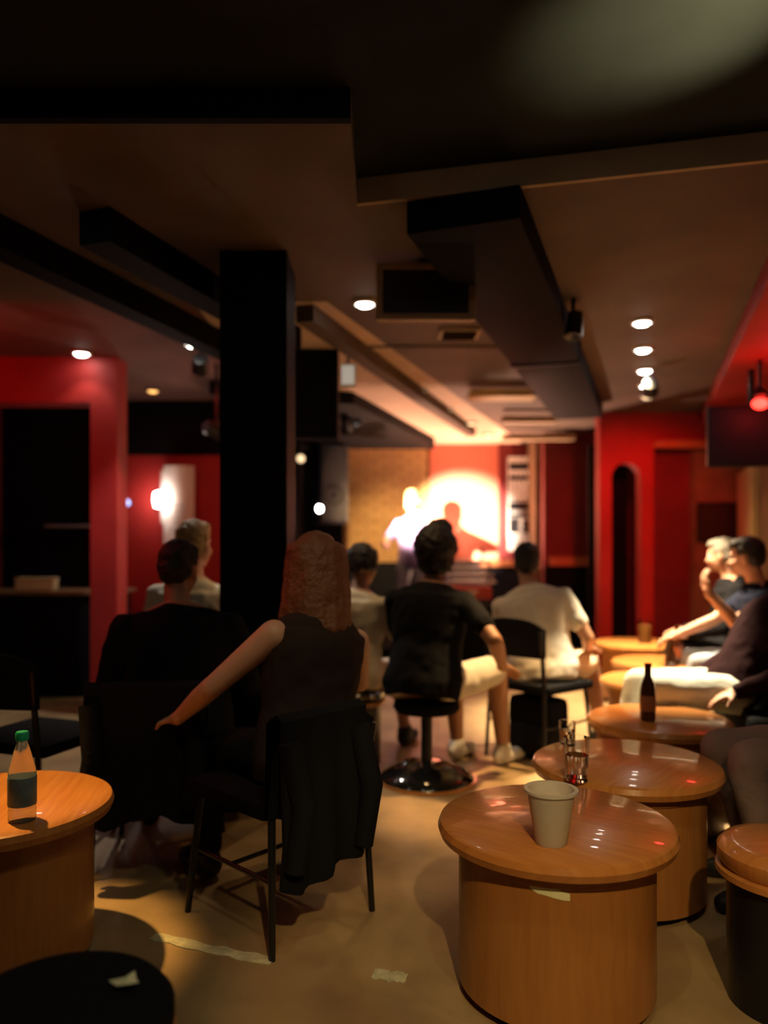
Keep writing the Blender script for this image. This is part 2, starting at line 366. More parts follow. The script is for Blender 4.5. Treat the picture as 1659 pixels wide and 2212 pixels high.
downlight(1393, 798, 'third bright lamp from the camera in the row above the right hand tables', e=100, col=(1, .72, .38), spot=70)
downlight(1396, 831, 'fourth bright lamp of the row, just above the red archway', e=40, col=WARM)
downlight(1398, 855, 'dim orange lamp farthest down the row over the red archway', 'd')
downlight(828, 788, 'bright lamp in the tan ceiling, nearest of the diagonal row to the stage', e=60, col=(1, .75, .45), spot=110)
downlight(908, 841, 'second lamp of the diagonal ceiling row leading to the stage', 'd')
downlight(965, 883, 'third small lamp of the diagonal ceiling row leading to the stage', 'd')
downlight(1018, 912, 'fourth small lamp of the diagonal ceiling row leading to the stage', 'd')
downlight(1055, 937, 'farthest small lamp of the diagonal ceiling row, over the stage', 'd')
downlight(176, 760, 'pale lamp on the ceiling above the red left hand opening', e=3, col=(1, .85, .65))
downlight(418, 741, 'bright white lamp on the ceiling just left of the black pillar', e=80, col=(1, .9, .8))
downlight(330, 841, 'orange lamp on the dark ceiling above the white poster', 'o', e=2, col=WARM)
downlight(447, 877, 'dim orange lamp beside the pillar above the white spotlight', 'o')
downlight_at(-.1, 4.0, CEIL, 'added lamp over the seated audience in the middle of the room', e=25, col=WARM, spot=80)  # fill lamp added above the audience, no known fixture here
downlight_at(-1.55, 2.45, CEIL, 'lamp above the left front table', e=320, col=(1, .56, .15), spot=25, aim=(-1.15, 2.2, .43))
downlight_at(.2, .9, HIGH, 'lamp over the camera aisle lighting the bare floor', e=13, col=(1, .92, .48), spot=120)
downlight_at(-.35, 1.35, HIGH, 'added lamp out of frame, brightening the auburn haired woman', e=14, col=(1, .7, .4), spot=30, aim=(-.22, 2.4, 1.0))  # extra out-of-frame lamp added to brighten her hair
downlight_at(.35, -.7, HIGH, 'lamp behind the camera lighting the front of the right drum table', e=170, col=(1, .68, .28), spot=30, aim=(.42, 1.9, .2))
downlight_at(.75, 1.15, HIGH, 'lamp beside the camera above the right front table', e=9, col=(1, .72, .4), spot=110)
# glow on the near ceiling: wall-washer shining up from the right wall
up = thing('wall_uplight', 'small wall lamp shining up on the ceiling at the right, out of frame', 'wall lamp', (1.12, 1.62, 1.75))
MB().lathe([(.0, 0), (.04, 0), (.05, .07), (.045, .07), (.0, .012)]).build('lamp_shade', M['metal_black'], up)
MB().tube([(0, 0, .02), (.06, 0, .02), (RW(1.62)-1.12, 0, .02)], .008).build('arm', M['metal_black'], up)
lamp('SPOT', 'light', (0, 0, .06), 150, (1, .82, .45), up, .03, 46, 1.0, (.78, 1.98, HIGH))
# spotlights
def spotlight(px, py, dd, label, target, e, col, spot=40, heads=1, size=.03, blend=.5):
    p = P(px, py, dd)
    t = thing('spotlight', label, 'spotlight', (p.x, p.y, p.z), 0, 'stage spotlights')
    q = (Vector(target)-p).normalized().to_track_quat('Z', 'Y').to_matrix()
    b = MB(); b.lathe([(.0, -.12), (.035, -.12), (.05, -.09), (.055, .05), (.065, .06), (.055, .06), (.045, 0), (0, -.01)], mtx=q, seg=24); b.build('housing', M['metal_black'], t)
    b = MB(); b.lathe([(.0, .02), (.052, .02), (.05, .03), (.0, .05)], mtx=q, seg=24); b.build('lens', M['bulb_w'], t)
    MB().tube([(0, 0, .05), (0, 0, CEIL-p.z)], .012).build('hanger', M['metal_black'], t)
    yk = MB(); yk.tube([(-.07, 0, 0), (-.07, 0, .06), (.07, 0, .06), (.07, 0, 0)], .006); yk.build('yoke', M['metal_black'], t)
    lamp('SPOT', 'light', tuple((Vector(target)-p).normalized()*.09), e, col, t, size, spot, blend, target)
    return t
spotlight(468, 930, 5.36, 'white spotlight by the pillar aimed at the stage', (.93, 9.5, 1.45), 17000, (1, .82, .6), 17.6, size=.02, blend=.8)
spotlight(750, 918, 6.95, 'lower bright spotlight of the cluster left of the stage', (.1, 9.6, 1.05), 520, (1, .66, .3), 40, blend=1.0)
spotlight(763, 900, 7.1, 'upper bright spotlight of the cluster left of the stage', (.5, 8.5, 1.5), 200, (1, .8, .6), 34)
ab = thing('spotlight', 'added spotlight hidden behind the ceiling monitor to brighten the aisle floor', 'spotlight', (.18, 3.62, 2.28), 0, 'stage spotlights')  # helper light added out of sight to brighten the aisle floor
MB().lathe([(0, .1), (.04, .1), (.05, 0), (.04, 0), (0, .02)], seg=24).build('housing', M['metal_black'], ab)
MB().tube([(0, 0, .09), (0, 0, CEIL-2.28)], .012).build('hanger', M['metal_black'], ab)
lamp('SPOT', 'light', (0, 0, -.02), 16, (1, .6, .24), ab, .04, 60, .6, (.25, 3.1, 0))
ab = thing('spotlight', 'added small spotlight on the right side of the duct, brightening the aisle floor', 'spotlight', (.98, 3.95, 2.26), 0, 'stage spotlights')  # second added aisle light, stands for no known fixture
qa = (Vector((.62, 3.6, 0))-Vector((.98, 3.95, 2.26))).normalized()
MB().lathe([(0, -.1), (.04, -.1), (.05, .03), (.04, .03), (0, 0)], mtx=qa.to_track_quat('Z', 'Y').to_matrix(), seg=24).build('housing', M['metal_black'], ab)
MB().tube([(0, 0, .03), (0, 0, CEIL-2.26)], .012).build('hanger', M['metal_black'], ab)
lamp('SPOT', 'light', tuple(qa*.05), 330, (1, .6, .24), ab, .04, 38, .6, (.62, 3.55, 0))
ft = thing('stage_footlight', 'stage footlight at the foot of the glowing wall shining upwards', 'spotlight', (1.2, 9.15, .12), 0, 'stage spotlights')
qf = (Vector((.75, 8.3, 2.4))-Vector((1.2, 9.15, .3))).normalized()
MB().lathe([(0, -.1), (.05, -.1), (.07, .03), (.06, .03), (0, 0)], c=(0, 0, .16), mtx=qf.to_track_quat('Z', 'Y').to_matrix(), seg=24).build('housing', M['metal_black'], ft)
MB().b2(-.09, .09, -.06, .06, 0, .03).build('base', M['metal_black'], ft)
MB().tube([(-.08, 0, .02), (-.08, 0, .16), (.08, 0, .16), (.08, 0, .02)], .007).build('yoke', M['metal_black'], ft)
lamp('SPOT', 'light', tuple(qf*.06+Vector((0, 0, .16))), 800, (1, .55, .36), ft, .05, 110, 1.0, (.75, 8.3, 2.4))
def led(px, py, dd, label, m, r=.02, hang=False):
    p = P(px, py, dd); t = thing('indicator_light', label, 'small lamp', p)
    MB().lathe([(0, -.02), (r+.006, -.02), (r+.006, 0), (0, 0)], mtx=Matrix.Rotation(math.pi/2, 3, 'X'), seg=20).build('lamp_base', M['metal_black'], t)
    if hang: MB().tube([(0, 0, 0), (0, 0, CEIL-p.z)], .008).build('hanger', M['metal_black'], t)
    MB().ell((0, -.012, 0), (r, .018, r)).build('bulb', m, t); return t
led(692, 1099, 8.55, 'tiny white lamp on the grey loudspeaker left of the stage', M['bulb_w'], .04)
led(650, 991, 7.08, 'tiny dim lamp at the upper left of the loudspeaker', M['bulb_d'], .035, True)
led(275, 1086, 6.70, 'tiny blue lamp on the wall left of the white poster', M['bulb_b'], .03)
# wall sconce and poster at left
sp = P(333, 1078, 6.5)
s = thing('wall_sconce', 'glowing wall lamp on the red wall beside the white poster', 'wall lamp', (sp.x, 6.62, sp.z))
MB().b2(-.03, .03, .02, .1, -.06, .06, .008).build('wall_plate', M['metal_black'], s)
MB().lathe([(0, -.07), (.032, -.06), (.042, 0), (.036, .06), (0, .075)], seg=24).build('lamp_shade', M['bulb_w'], s)
lamp('POINT', 'light', (0, -.07, 0), 2.6, (1, .66, .48), s, .04)
pc = P(378, 1122, 6.55)
po = thing('poster', 'tall white poster of two paper sheets on the wall beside the sconce', 'poster', (pc.x, 6.66, pc.z))
ps = MB()
pts = []
for i in range(13):
    a = i/12; pts.append((-.13+.27*a, -.05*math.sin(a*math.pi*.9)))
poly = pts+[(x, y+.006) for x, y in pts[::-1]]
ps.prism(poly, -.46, .47); ps.build('paper_sheet', M['paper'], po)
MB().box((-.12, .0, .2), (.06, .006, .46)).build('paper_sheet', M['paper'], po)
tx = MB()
for i in range(5): tx.box((.01+.0*i, -.053, .12-.05*i), (.12-.02*(i % 2), .003, .012))
tx.build('print', M['grey'], po)
# black and white poster beside the stage
pp = thing('poster', 'narrow black and white printed poster on the red wall right of the stage', 'poster', (P(1122, 1088, 9.4).x, 9.44, P(1122, 1088, 9.4).z))
MB().b2(-.135, .135, 0, .012, -.58, .58).build('sheet', M['paper'], pp)
random.seed(3)
pd = MB()
for (z0, z1) in ((.42, .5), (.3, .34), (-.08, .02), (-.16, -.12)): MB().b2(-.12, .12, -.003, .001, z0, z1).build('printed_block', M['plastic_black'], pp)
MB().b2(-.12, .0, -.003, .001, -.36, -.18).build('printed_block', M['plastic_black'], pp); MB().b2(.05, .12, -.003, .001, -.36, -.2).build('printed_block', M['plastic_black'], pp)
for r_ in range(14):
    x = -.12
    z = .52-.075*r_
    while x < .1:
        wd = random.uniform(.015, .05); pd.b2(x, min(.125, x+wd), -.002, .001, z-.03, z-.008); x += wd+.02
pd.build('print', M['grille'], pp)['kind'] = 'stuff'
# pale fixtures near the pillar
for (px, py, sz, lb) in ((752, 812, .1, 'small white box fixture hanging just right of the pillar, lower of two'), (757, 727, .085, 'small grey white box fixture under the ceiling right of the pillar, upper of two')):
    q = P(px, py, 4.9)
    t = thing('emergency_light', lb, 'light fixture', q)
    MB().b2(-.05, .05, -.03, .03, -sz*.75, sz*.75, .012).build('housing', M['white'], t)
    MB().b2(-.04, .04, -.036, -.03, -sz*.6, sz*.6, .002).build('lens', M['lens_glow'], t)
    MB().tube([(0, 0, sz*.7), (0, 0, CEIL-q.z)], .008).build('hanger', M['metal_black'], t)
# loudspeakers
def speaker(loc, size, rz, label, grm, body=M['plastic_black'], name='loudspeaker'):
    t = thing(name, label, 'loudspeaker', loc, rz); x, y, z = size
    MB().b2(-x/2, x/2, -y/2, y/2, -z/2, z/2, .012).build('cabinet', body, t)
    MB().b2(-x/2+.02, x/2-.02, -y/2-.012, -y/2+.004, -z/2+.03, z/2-.03, .004).build('grille', grm, t)
    MB().lathe([(0, 0), (x*.3, 0), (x*.32, .012), (x*.22, .004), (0, .008)], c=(0, -y/2-.006, -z*.15), mtx=Matrix.Rotation(math.pi/2, 3, 'X')).build('cone', M['metal_black'], t)
    return t
sk = speaker((-.64, 8.75, 1.86), (.34, .34, .9), math.radians(28), 'tall black loudspeaker with pale grey side hung left of the stage', M['grille'])
MB().b2(.168, .176, -.16, .16, -.43, .43).build('side_panel', M['grey'], sk)
MB().tube([(0, 0, .45), (0, 0, CEIL-1.86)], .02).build('hanger', M['metal_black'], sk)
# tv on right
tvp = P(1612, 942, 4.95)
tv = thing('television', 'black television hung high at the right edge under the red lamp', 'television', (tvp.x, tvp.y, tvp.z), math.radians(-12))
MB().b2(-.24, .3, -.02, .03, -.2, .2, .012).build('housing', M['plastic_black'], tv)
MB().b2(-.22, .28, -.024, -.018, -.18, .18).build('screen', mat('off_screen', (.008, .01, .03), .5), tv)
MB().tube([(0.05, .03, 0), (.05, .08, .1), (.05, .08, CEIL-tvp.z)], .018).build('mounting_bracket', M['metal_black'], tv)
rl = P(1642, 872, 4.75)
t = thing('red_lamp', 'glowing red lamp on the ceiling at the right above the television', 'lamp', rl)
MB().ell((0, 0, 0), (.05, .04, .035)).build('bulb', M['bulb_r'], t)
MB().lathe([(.02, .03), (.05, .05), (.02, .1)]).build('lamp_base', M['metal_black'], t)
MB().tube([(0, 0, .08), (0, 0, CEIL-rl.z)], .01).build('hanger', M['metal_black'], t)
lamp('POINT', 'light', (0, -.07, 0), 3, (1, .03, .03), t, .05)
# red floods
def flood(loc, target, e, label, spot=110, col=(1, .03, .02)):
    t = thing('red_floodlight', label, 'spotlight', loc)
    q = (Vector(target)-Vector(loc)).normalized().to_track_quat('Z', 'Y').to_matrix()
    MB().lathe([(0, -.1), (.05, -.1), (.06, 0), (.05, 0), (0, -.02)], mtx=q, seg=24).build('housing', M['metal_black'], t)
    MB().lathe([(0, -.012), (.045, -.008), (0, .004)], mtx=q, seg=24).build('lens', M['bulb_r'], t)
    MB().tube([(0, 0, 0), (0, 0, max(.03, CEIL-loc[2]))], .008).build('hanger', M['metal_black'], t)
    lamp('SPOT', 'light', tuple((Vector(target)-Vector(loc)).normalized()*.03), e, col, t, .05, spot, .8, target)
flood((-2.75, 3.9, 1.95), (-1.9, 5.3, 2.4), 14, 'red floodlight at the far left lighting the ceiling, out of frame', 130, (1, .008, .012))
flood((-2.35, 3.2, 2.2), (-.45, 2.6, .85), 22, 'red floodlight at the left aimed at the seated audience, out of frame', 34)
flood((1.95, 5.6, 2.28), (2.45, 7.3, 1.3), 120, 'red floodlight aimed at the red archway', 70)
flood((-1.2, 5.0, 2.3), (-1.6, 6.8, 1.0), 9, 'red floodlight aimed at the alcove wall behind the pillar', 70)
# right wall dressing
ax = math.atan2(1, .341)
def on_right(y0, y1, z0, z1, th, m, name, label=None, cat=None):
    ym = (y0+y1)/2; L = (y1-y0)*math.hypot(1, .341)
    nx, ny = -math.sin(ax), math.cos(ax)
    o = MB().box((0, 0, 0), (L, th, z1-z0), bev=.004).build(name, m)
    o.location = (RW(ym)+nx*th/2, ym+ny*th/2, (z0+z1)/2); o.rotation_euler = (0, 0, ax)
    return o
struct(on_right(6.15, 7.15, .95, 1.82, .05, M['yellow'], 'trim_14'))
o = thing('picture_frame', 'dark framed picture on the brown wall panel right of the dark red door', 'picture', (3.18, 7.32, 1.38), math.pi)
MB().b2(-.19, .19, 0, .03, -.19, .19, .005).build('frame', M['metal_black'], o)
MB().b2(-.165, .165, .03, .034, -.165, .165).build('print', M['screen'], o)
struct(on_right(3.0, 7.2, CEIL-.12, CEIL, .36, M['red'], 'trim_15'))
# bench along right wall
bt = thing('banquette', 'long dark upholstered bench along the right hand wall', 'bench', (RW(3.6), 3.6, 0), ax)
MB().b2(-1.75, 2.3, .03, .46, .30, .42, .03).build('seat', M['fabric_black'], bt)
MB().b2(-1.75, 2.3, .03, .42, 0, .30).build('base', M['black_paint'], bt)
MB().b2(-1.75, 2.3, .01, .11, .42, .85, .03).build('backrest', M['fabric_black'], bt)
# left opening: pale box on a dark counter, small ledge
lc = thing('counter', 'dark counter inside the left hand opening', 'counter', (-2.6, 6.0, 0))
MB().b2(-.75, .55, -.2, .2, 0, .78, .01).build('body', M['black_paint'], lc)
MB().b2(-.78, .58, -.24, .24, .78, .81, .006).build('worktop', M['wall_brown'], lc)
pbx = P(72, 1278, 5.8)
bx = thing('paper_box', 'flat pale yellow box standing on the dark counter at the left', 'box', (pbx.x, 5.86, .81))
MB().b2(-.145, .145, -.05, .05, 0, .085, .006).build('body', M['scrap'], bx)
MB().b2(-.15, .15, -.055, .055, .085, .1, .004).build('lid', M['tape'], bx)
downlight_at(-2.6, 5.6, CEIL, 'small lamp over the dark counter beyond the left opening', 'd', e=9, col=(1, .85, .5), spot=26, aim=(-2.66, 5.84, .9))
MB_sh = MB().b2(-3.0, -2.3, 6.75, 6.9, 1.32, 1.34).build('wall_shelf', M['grey']); tag(MB_sh, 'thin grey shelf on the dark wall beyond the left opening', 'shelf')

# ------------------------------------------------------------------ furniture
def make_table(x, y, label, r=.305, rd=.25, h=.44, m='table', group='round drum tables'):
    t = thing('drum_table', label, 'table', (x, y, 0), random.uniform(0, 3), group)
    MB().lathe([(0, h-.045), (r-.02, h-.045), (r-.006, h-.038), (r, h-.02), (r-.006, h-.005), (r-.016, h), (0, h)], seg=72).build('table_top', M[m], t)
    MB().lathe([(0, .03), (rd, .03), (rd, h-.045), (0, h-.045)], seg=72).build('drum', M['drum'], t)
    MB().lathe([(0, 0), (rd-.03, 0), (rd-.03, .03), (0, .03)], seg=48).build('plinth', M['black_paint'], t)
    MB().lathe([(rd, h-.075), (rd+.008, h-.07), (rd+.008, h-.05), (rd, h-.045)], seg=64).build('band', M['drum'], t)
    return t
T1 = make_table(.446, 1.99, 'round wooden drum table in the right foreground with a plastic cup on it')
T2 = make_table(-1.075, 2.13, 'round orange wooden drum table cut by the left edge, under the water bottle')
T3 = make_table(.80, 2.53, 'dark reddish round table right behind the front right table')
T4 = make_table(1.14, 3.17, 'round table with a dark bottle standing near its middle, in front of the white jeans', .29)
T5 = make_table(1.46, 4.08, 'brightly lit round table behind the dark bottle', .30)
T6 = make_table(1.72, 4.72, 'brightly lit round table second from the red archway')
T7 = make_table(1.88, 5.68, 'dim round table farthest back, in front of the red archway')
def make_stool(x, y, label, m='vinyl', r=.165, h=SEAT, group='round drum stools'):
    t = thing('drum_stool', label, 'stool', (x, y, 0), 0, group)
    MB().lathe([(0, h-.06), (r-.01, h-.06), (r, h-.045), (r, h-.02), (r-.015, h-.003), (r-.04, h+.002), (0, h+.006)], seg=56).build('seat', M[m], t)
    MB().lathe([(r*.9, h-.085), (r+.004, h-.08), (r+.004, h-.065), (r*.9, h-.06)], seg=56).build('rim', M['table'], t)
    MB().lathe([(0, 0), (r*.86, 0), (r*.86, h-.085), (0, h-.06)], seg=48).build('drum', M['metal_black'], t)
    return t
make_stool(-.52, 1.22, 'black round stool in the bottom left corner with a paper scrap on its seat', 'fabric_black', r=.18, h=.42)
ped = thing('pedestal_stool', 'black pedestal stool with glossy domed base under the person in black t-shirt', 'stool', (.21, 3.76, 0))
MB().lathe([(0, SEAT-.06), (.15, SEAT-.06), (.165, SEAT-.04), (.16, SEAT-.01), (0, SEAT)], seg=48).build('seat', M['fabric_black'], ped)
MB().lathe([(.03, .08), (.028, .1), (.028, SEAT-.06), (0, SEAT-.06)], seg=24).build('pole', M['metal_black'], ped)
MB().lathe([(0, .012), (.235, .012), (.232, .022), (.19, .05), (.12, .082), (.05, .1), (0, .105)], seg=72).build('base', M['vinyl'], ped)
MB().lathe([(0, 0), (.242, 0), (.242, .014), (0, .014)], seg=72).build('base_rim', M['table'], ped)
make_stool(-.16, 4.07, 'black round stool under the curly haired person in the cream shirt')
make_stool(1.02, 1.93, 'wooden topped stool at the right edge, half hidden by dark legs', 'table')
def make_chair(x, y, rz, label, group='black bistro chairs', bh=.66):
    t = thing('bistro_chair', label, 'chair', (x, y, 0), rz, group); w = .2
    MB().box((0, 0, SEAT), (.42, .40, .05), bev=.02).build('seat', M['fabric_black'], t)
    b = MB(); n = 10
    rings = []
    bm = b.b
    for k in range(n+1):
        a = -1+2*k/n; xx = a*.2; yy = -.21-.05*math.cos(a*1.2)
        top = bh-.05*abs(a)**3; rings.append([bm.verts.new((xx, yy, bh-.2)), bm.verts.new((xx, yy, top)), bm.verts.new((xx, yy+.022, top)), bm.verts.new((xx, yy+.022, bh-.2))])
    for p, q in zip(rings, rings[1:]):
        for i in range(4): bm.faces.new((p[i], p[(i+1) % 4], q[(i+1) % 4], q[i]))
    bm.faces.new(rings[0][::-1]); bm.faces.new(rings[-1]); b.build('backrest', M['fabric_black'], t)
    for sx in (-1, 1):
        MB().tube([(sx*.17, .17, SEAT-.02), (sx*.2, .2, 0)], [.012, .01]).build('leg', M['metal_black'], t)
        MB().tube([(sx*.19, -.235, bh-.06), (sx*.185, -.2, SEAT), (sx*.2, -.22, 0)], [.011, .012, .01]).build('leg', M['metal_black'], t)
        MB().tube([(sx*.18, .18, .2), (sx*.18, -.2, .2)], .007).build('stretcher', M['metal_black'], t)
    MB().tube([(-.18, 0, .2), (.18, 0, .2)], .007).build('stretcher', M['metal_black'], t)
    return t
make_chair(-.335, 2.415, math.radians(47), 'black chair with splayed legs under the auburn haired woman')
make_chair(-.83, 2.86, math.radians(5), 'black chair under the person in the dark jacket')
make_chair(-1.36, 3.02, math.radians(-20), 'empty black chair with rounded back behind the left front table', bh=.76)
make_chair(.86, 4.2, math.radians(-50), 'black chair turned sideways under the man in the white t-shirt', bh=.77)
make_chair(-.99, 3.75, math.radians(5), 'black chair under the blond person by the pillar')

# ------------------------------------------------------------------ small objects
TZ = .44
cpx = P(1187, 1812, 1.85)
c = thing('plastic_cup', 'frosted plastic cup on the right front table', 'cup', (.40, 1.83, TZ))
cu = MB(); cu.lathe([(0, .0), (.036, 0), (.038, .004), (.056, .120), (.064, .124), (.064, .130), (.054, .130), (.035, .008), (0, .006)], seg=48); cu.build('cup_body', M['cup'], c)
MB().lathe([(0, .008), (.035, .009), (.0475, .105), (0, .105)], seg=40).build('drink', mat('pale_drink', (.6, .5, .38), .2), c)
b = thing('water_bottle', 'clear plastic water bottle with green cap and blue label on the left table', 'bottle', (P(48, 1760, 1.98).x, 1.98, TZ))
MB().lathe([(0, 0), (.030, 0), (.034, .006), (.034, .03), (.032, .035), (.034, .04), (.034, .125), (.031, .14), (.022, .175), (.0135, .2), (.0135, .212), (0, .213)], seg=40).build('bottle_body', M['pet'], b)
MB().lathe([(.0345, .042), (.0352, .045), (.0352, .112), (.0345, .115)], seg=40).build('label', M['bluelabel'], b)
MB().lathe([(0, .208), (.016, .208), (.0165, .212), (.0165, .226), (.014, .23), (0, .23)], seg=32).build('cap', M['green_cap'], b)
def glass(x, y, z, label, r=.036, h=.12, fill=.6, fm='water', name='drinking_glass', grp='glasses on the tables'):
    t = thing(name, label, 'glass', (x, y, z), 0, grp)
    MB().lathe([(0, 0), (r*.85, 0), (r*.87, .003), (r, h), (r-.003, h), (r*.8, .012), (0, .012)], seg=40).build('glass_body', M['glass'], t)
    if fill: MB().lathe([(0, .013), (r*.79, .013), (r*(.8+.14*fill), h*fill), (0, h*fill)], seg=32).build('drink', M[fm], t)
    return t
q = P(1245, 1700, 2.3); glass(.585, 2.32, TZ, 'clear glass standing behind the frosted cup', .038, .13)
glass(.66, 2.75, TZ, 'short glass at the back edge of the dark reddish table', .03, .08)
glass(P(1398, 1380, 5.55).x, 5.6, TZ, 'tall glass of amber drink on the farthest table before the archway', .05, .17, .75, 'beer')
glass(P(1465, 1380, 5.6).x, 5.62, TZ, 'small glass right of the amber drink on the farthest table', .03, .1, .4)
def beer(x, y, label):
    t = thing('beer_bottle', label, 'bottle', (x, y, TZ), 0, 'dark bottles on the tables')
    MB().lathe([(0, 0), (.028, 0), (.031, .005), (.031, .125), (.026, .15), (.014, .18), (.013, .22), (.015, .222), (.015, .232), (0, .232)], seg=32).build('bottle_body', M['brownglass'], t)
    MB().lathe([(.0312, .04), (.032, .042), (.032, .1), (.0312, .102)], seg=32).build('label', M['orangewood'], t)
    return t
beer(P(1403, 1550, 3.1).x, 3.12, 'dark brown bottle on the table in front of the white jeans')
beer(P(1452, 1478, 3.9).x, 3.92, 'dark bottle on the brightly lit table behind')
beer(P(1463, 1440, 4.62).x, 4.62, 'dark bottle on the lit table beside the resting hand')
def scrap(loc, r, label, seed, name='paper_scrap', m='scrap'):
    random.seed(seed); b = MB(); n = 9
    vs = [b.b.verts.new((loc[0]+r*random.uniform(.5, 1.2)*math.cos(2*math.pi*i/n), loc[1]+r*random.uniform(.4, 1)*math.sin(2*math.pi*i/n), loc[2]+random.uniform(0, .014))) for i in range(n)]
    ctr = b.b.verts.new((loc[0], loc[1], loc[2]+r*.5)); b2 = b.b.verts.new((loc[0], loc[1], loc[2]))
    for i in range(n): b.b.faces.new((vs[i], vs[(i+1) % n], ctr)); b.b.faces.new((vs[(i+1) % n], vs[i], b2))
    return tag(b.build(name, M[m], smooth=False), label, 'paper')
scrap((-.425, 1.265, .424), .026, 'crumpled pale paper scrap on the black stool at bottom left', 4)
def strip_floor(p, q, wd, label, seed):
    random.seed(seed); p = Vector(p); q = Vector(q); d = (q-p).normalized(); n = Vector((-d.y, d.x)); b = MB(); L = (q-p).length
    a = [p+d*(L*i/12)+n*wd*random.uniform(.3, .6) for i in range(13)]; c = [p+d*(L*i/12)-n*wd*random.uniform(.3, .6) for i in range(13)]
    b.prism([(v.x, v.y) for v in a+c[::-1]], .0005, .003)
    return tag(b.build('floor_tape', M['tape'], smooth=False), label, 'tape')
strip_floor((-.68, 2.25), (-.31, 2.11), .045, 'longer pale worn tape mark on the floor under the chair leg', 3)
strip_floor((-.03, 2.05), (.06, 2.03), .05, 'short pale worn tape mark on the floor left of the drum table', 5)
st = thing('sticker', 'torn pale sticker on the side of the right front drum table', 'sticker', (.446, 1.99, 0))
b = MB(); rr = .2505
pts = [(-2.02, .362, .384), (-1.95, .352, .386), (-1.88, .350, .374), (-1.80, .346, .370), (-1.73, .343, .362), (-1.66, .342, .358)]
lo = [b.b.verts.new((rr*math.cos(a), rr*math.sin(a), z0)) for a, z0, z1 in pts]; hi = [b.b.verts.new((rr*math.cos(a), rr*math.sin(a), z1)) for a, z0, z1 in pts]
lo2 = [b.b.verts.new((v.co.x*1.006, v.co.y*1.006, v.co.z)) for v in lo]; hi2 = [b.b.verts.new((v.co.x*1.006, v.co.y*1.006, v.co.z)) for v in hi]
for i in range(5):
    b.b.faces.new((lo2[i], lo2[i+1], hi2[i+1], hi2[i])); b.b.faces.new((lo[i+1], lo[i], hi[i], hi[i+1]))
    b.b.faces.new((lo[i], lo[i+1], lo2[i+1], lo2[i])); b.b.faces.new((hi[i+1], hi[i], hi2[i], hi2[i+1]))
b.build('paper', M['scrap'], st)
bg = thing('backpack', 'black bag standing on the floor under the chair of the man in white', 'bag', (.84, 4.16, 0), math.radians(-50))
MB().b2(-.15, .15, -.09, .09, 0, .34, .05).build('body', M['fabric_black'], bg)
MB().b2(-.11, .11, -.12, -.08, .04, .2, .02).build('front_pocket', M['fabric_black'], bg)
MB().tube([(-.04, 0, .33), (-.04, 0, .355), (.04, 0, .355), (.04, 0, .33)], .007).build('handle', M['metal_black'], bg)
# black jacket shapes added over chair backs to deepen the darkness there
def jacket(x, y, rz, x0, x1, label, seed):
    t = thing('jacket', label, 'jacket', (x, y, 0), rz)
    random.seed(seed); b = MB(); n = 16; prev = []
    for k in range(n+1):
        u = x0+(x1-x0)*k/n; wv = .012*math.sin(u*55+seed)
        prof = [(-.225, .38+.02*math.sin(u*20)), (-.228, .55), (-.232, .675), (-.262, .69), (-.292, .675), (-.30+wv*.5, .5), (-.31+wv, .33), (-.30+wv*1.5, .22+.02*math.sin(u*18+1))]
        ring = [Vector((u, a, z)) for a, z in prof]+[Vector((u, a+.012, z-.012 if i in (2, 3, 4) else z)) if i < 4 else Vector((u, a+.014, z)) for i, (a, z) in reversed(list(enumerate(prof)))]
        prev.append([b.b.verts.new(v) for v in ring])
    m_ = len(prev[0])
    for p, q in zip(prev, prev[1:]):
        for i in range(m_): b.b.faces.new((p[i], p[(i+1) % m_], q[(i+1) % m_], q[i]))
    b.b.faces.new(prev[0]); b.b.faces.new(prev[-1][::-1])
    b.build('body', M['c_black'], t)
    for u in (x0+.02, x1-.04): MB().tube([(u, -.30, .62), (u+.02, -.335, .45), (u-.01, -.33, .28)], [.035, .034, .028]).build('sleeve', M['c_black'], t)
    return t
jacket(-.335, 2.415, math.radians(47), -.22, .10, 'black jacket hung over the back of the auburn haired woman\'s chair', 2)
jacket(-.83, 2.86, math.radians(5), -.2, .2, 'black jacket shape added to darken the chair back between the left table and woman', 5)
# stage gear
eq = thing('equipment_stack', 'stack of dark slabs with bright edges on the stage beside the performer', 'equipment', (P(1015, 1240, 8.0).x, 8.0, .12))
for i, z in enumerate((.66, .73, .80, .87)):
    MB().b2(-.24, .26-.03*i, -.12, .16, z-.012, z+.012, .003).build('slab', M['white'], eq)
for sx in (-.2, .2): MB().b2(sx-.015, sx+.015, 0, .04, 0, .88).build('upright', M['metal_black'], eq)
MB().b2(-.22, .22, -.1, .14, 0, .02).build('base', M['metal_black'], eq)
rc = thing('red_case', 'bright red case on a black box in front of the stage stack', 'case', (P(1015, 1280, 7.6).x, 7.55, 0))
MB().b2(-.2, .2, -.1, .1, .63, .76, .012).build('body', M['redcase'], rc)
MB().b2(-.19, .19, -.1, .1, .56, .63, .006).build('lower_shell', M['plastic_black'], rc)
MB().b2(-.06, .06, -.115, -.1, .70, .715).build('handle', M['chrome'], rc)
bb = thing('black_box', 'black stand box carrying the red case', 'box', (P(1015, 1280, 7.6).x, 7.55, 0))
MB().b2(-.19, .19, -.1, .1, 0, .56, .01).build('body', M['black_paint'], bb)
ms = thing('microphone_stand', 'thin bright microphone stand in front of the glowing stage wall', 'microphone stand', (P(1042, 1200, 9.0).x, 9.0, .12))
MB().lathe([(0, 0), (.13, 0), (.13, .012), (.02, .03), (0, .03)]).build('base', M['metal_black'], ms)
MB().tube([(0, 0, .02), (0, 0, .95)], .011).build('pole', M['chrome'], ms)
MB().tube([(0, 0, .95), (0, -.03, 1.0)], .016).build('clip', M['metal_black'], ms)

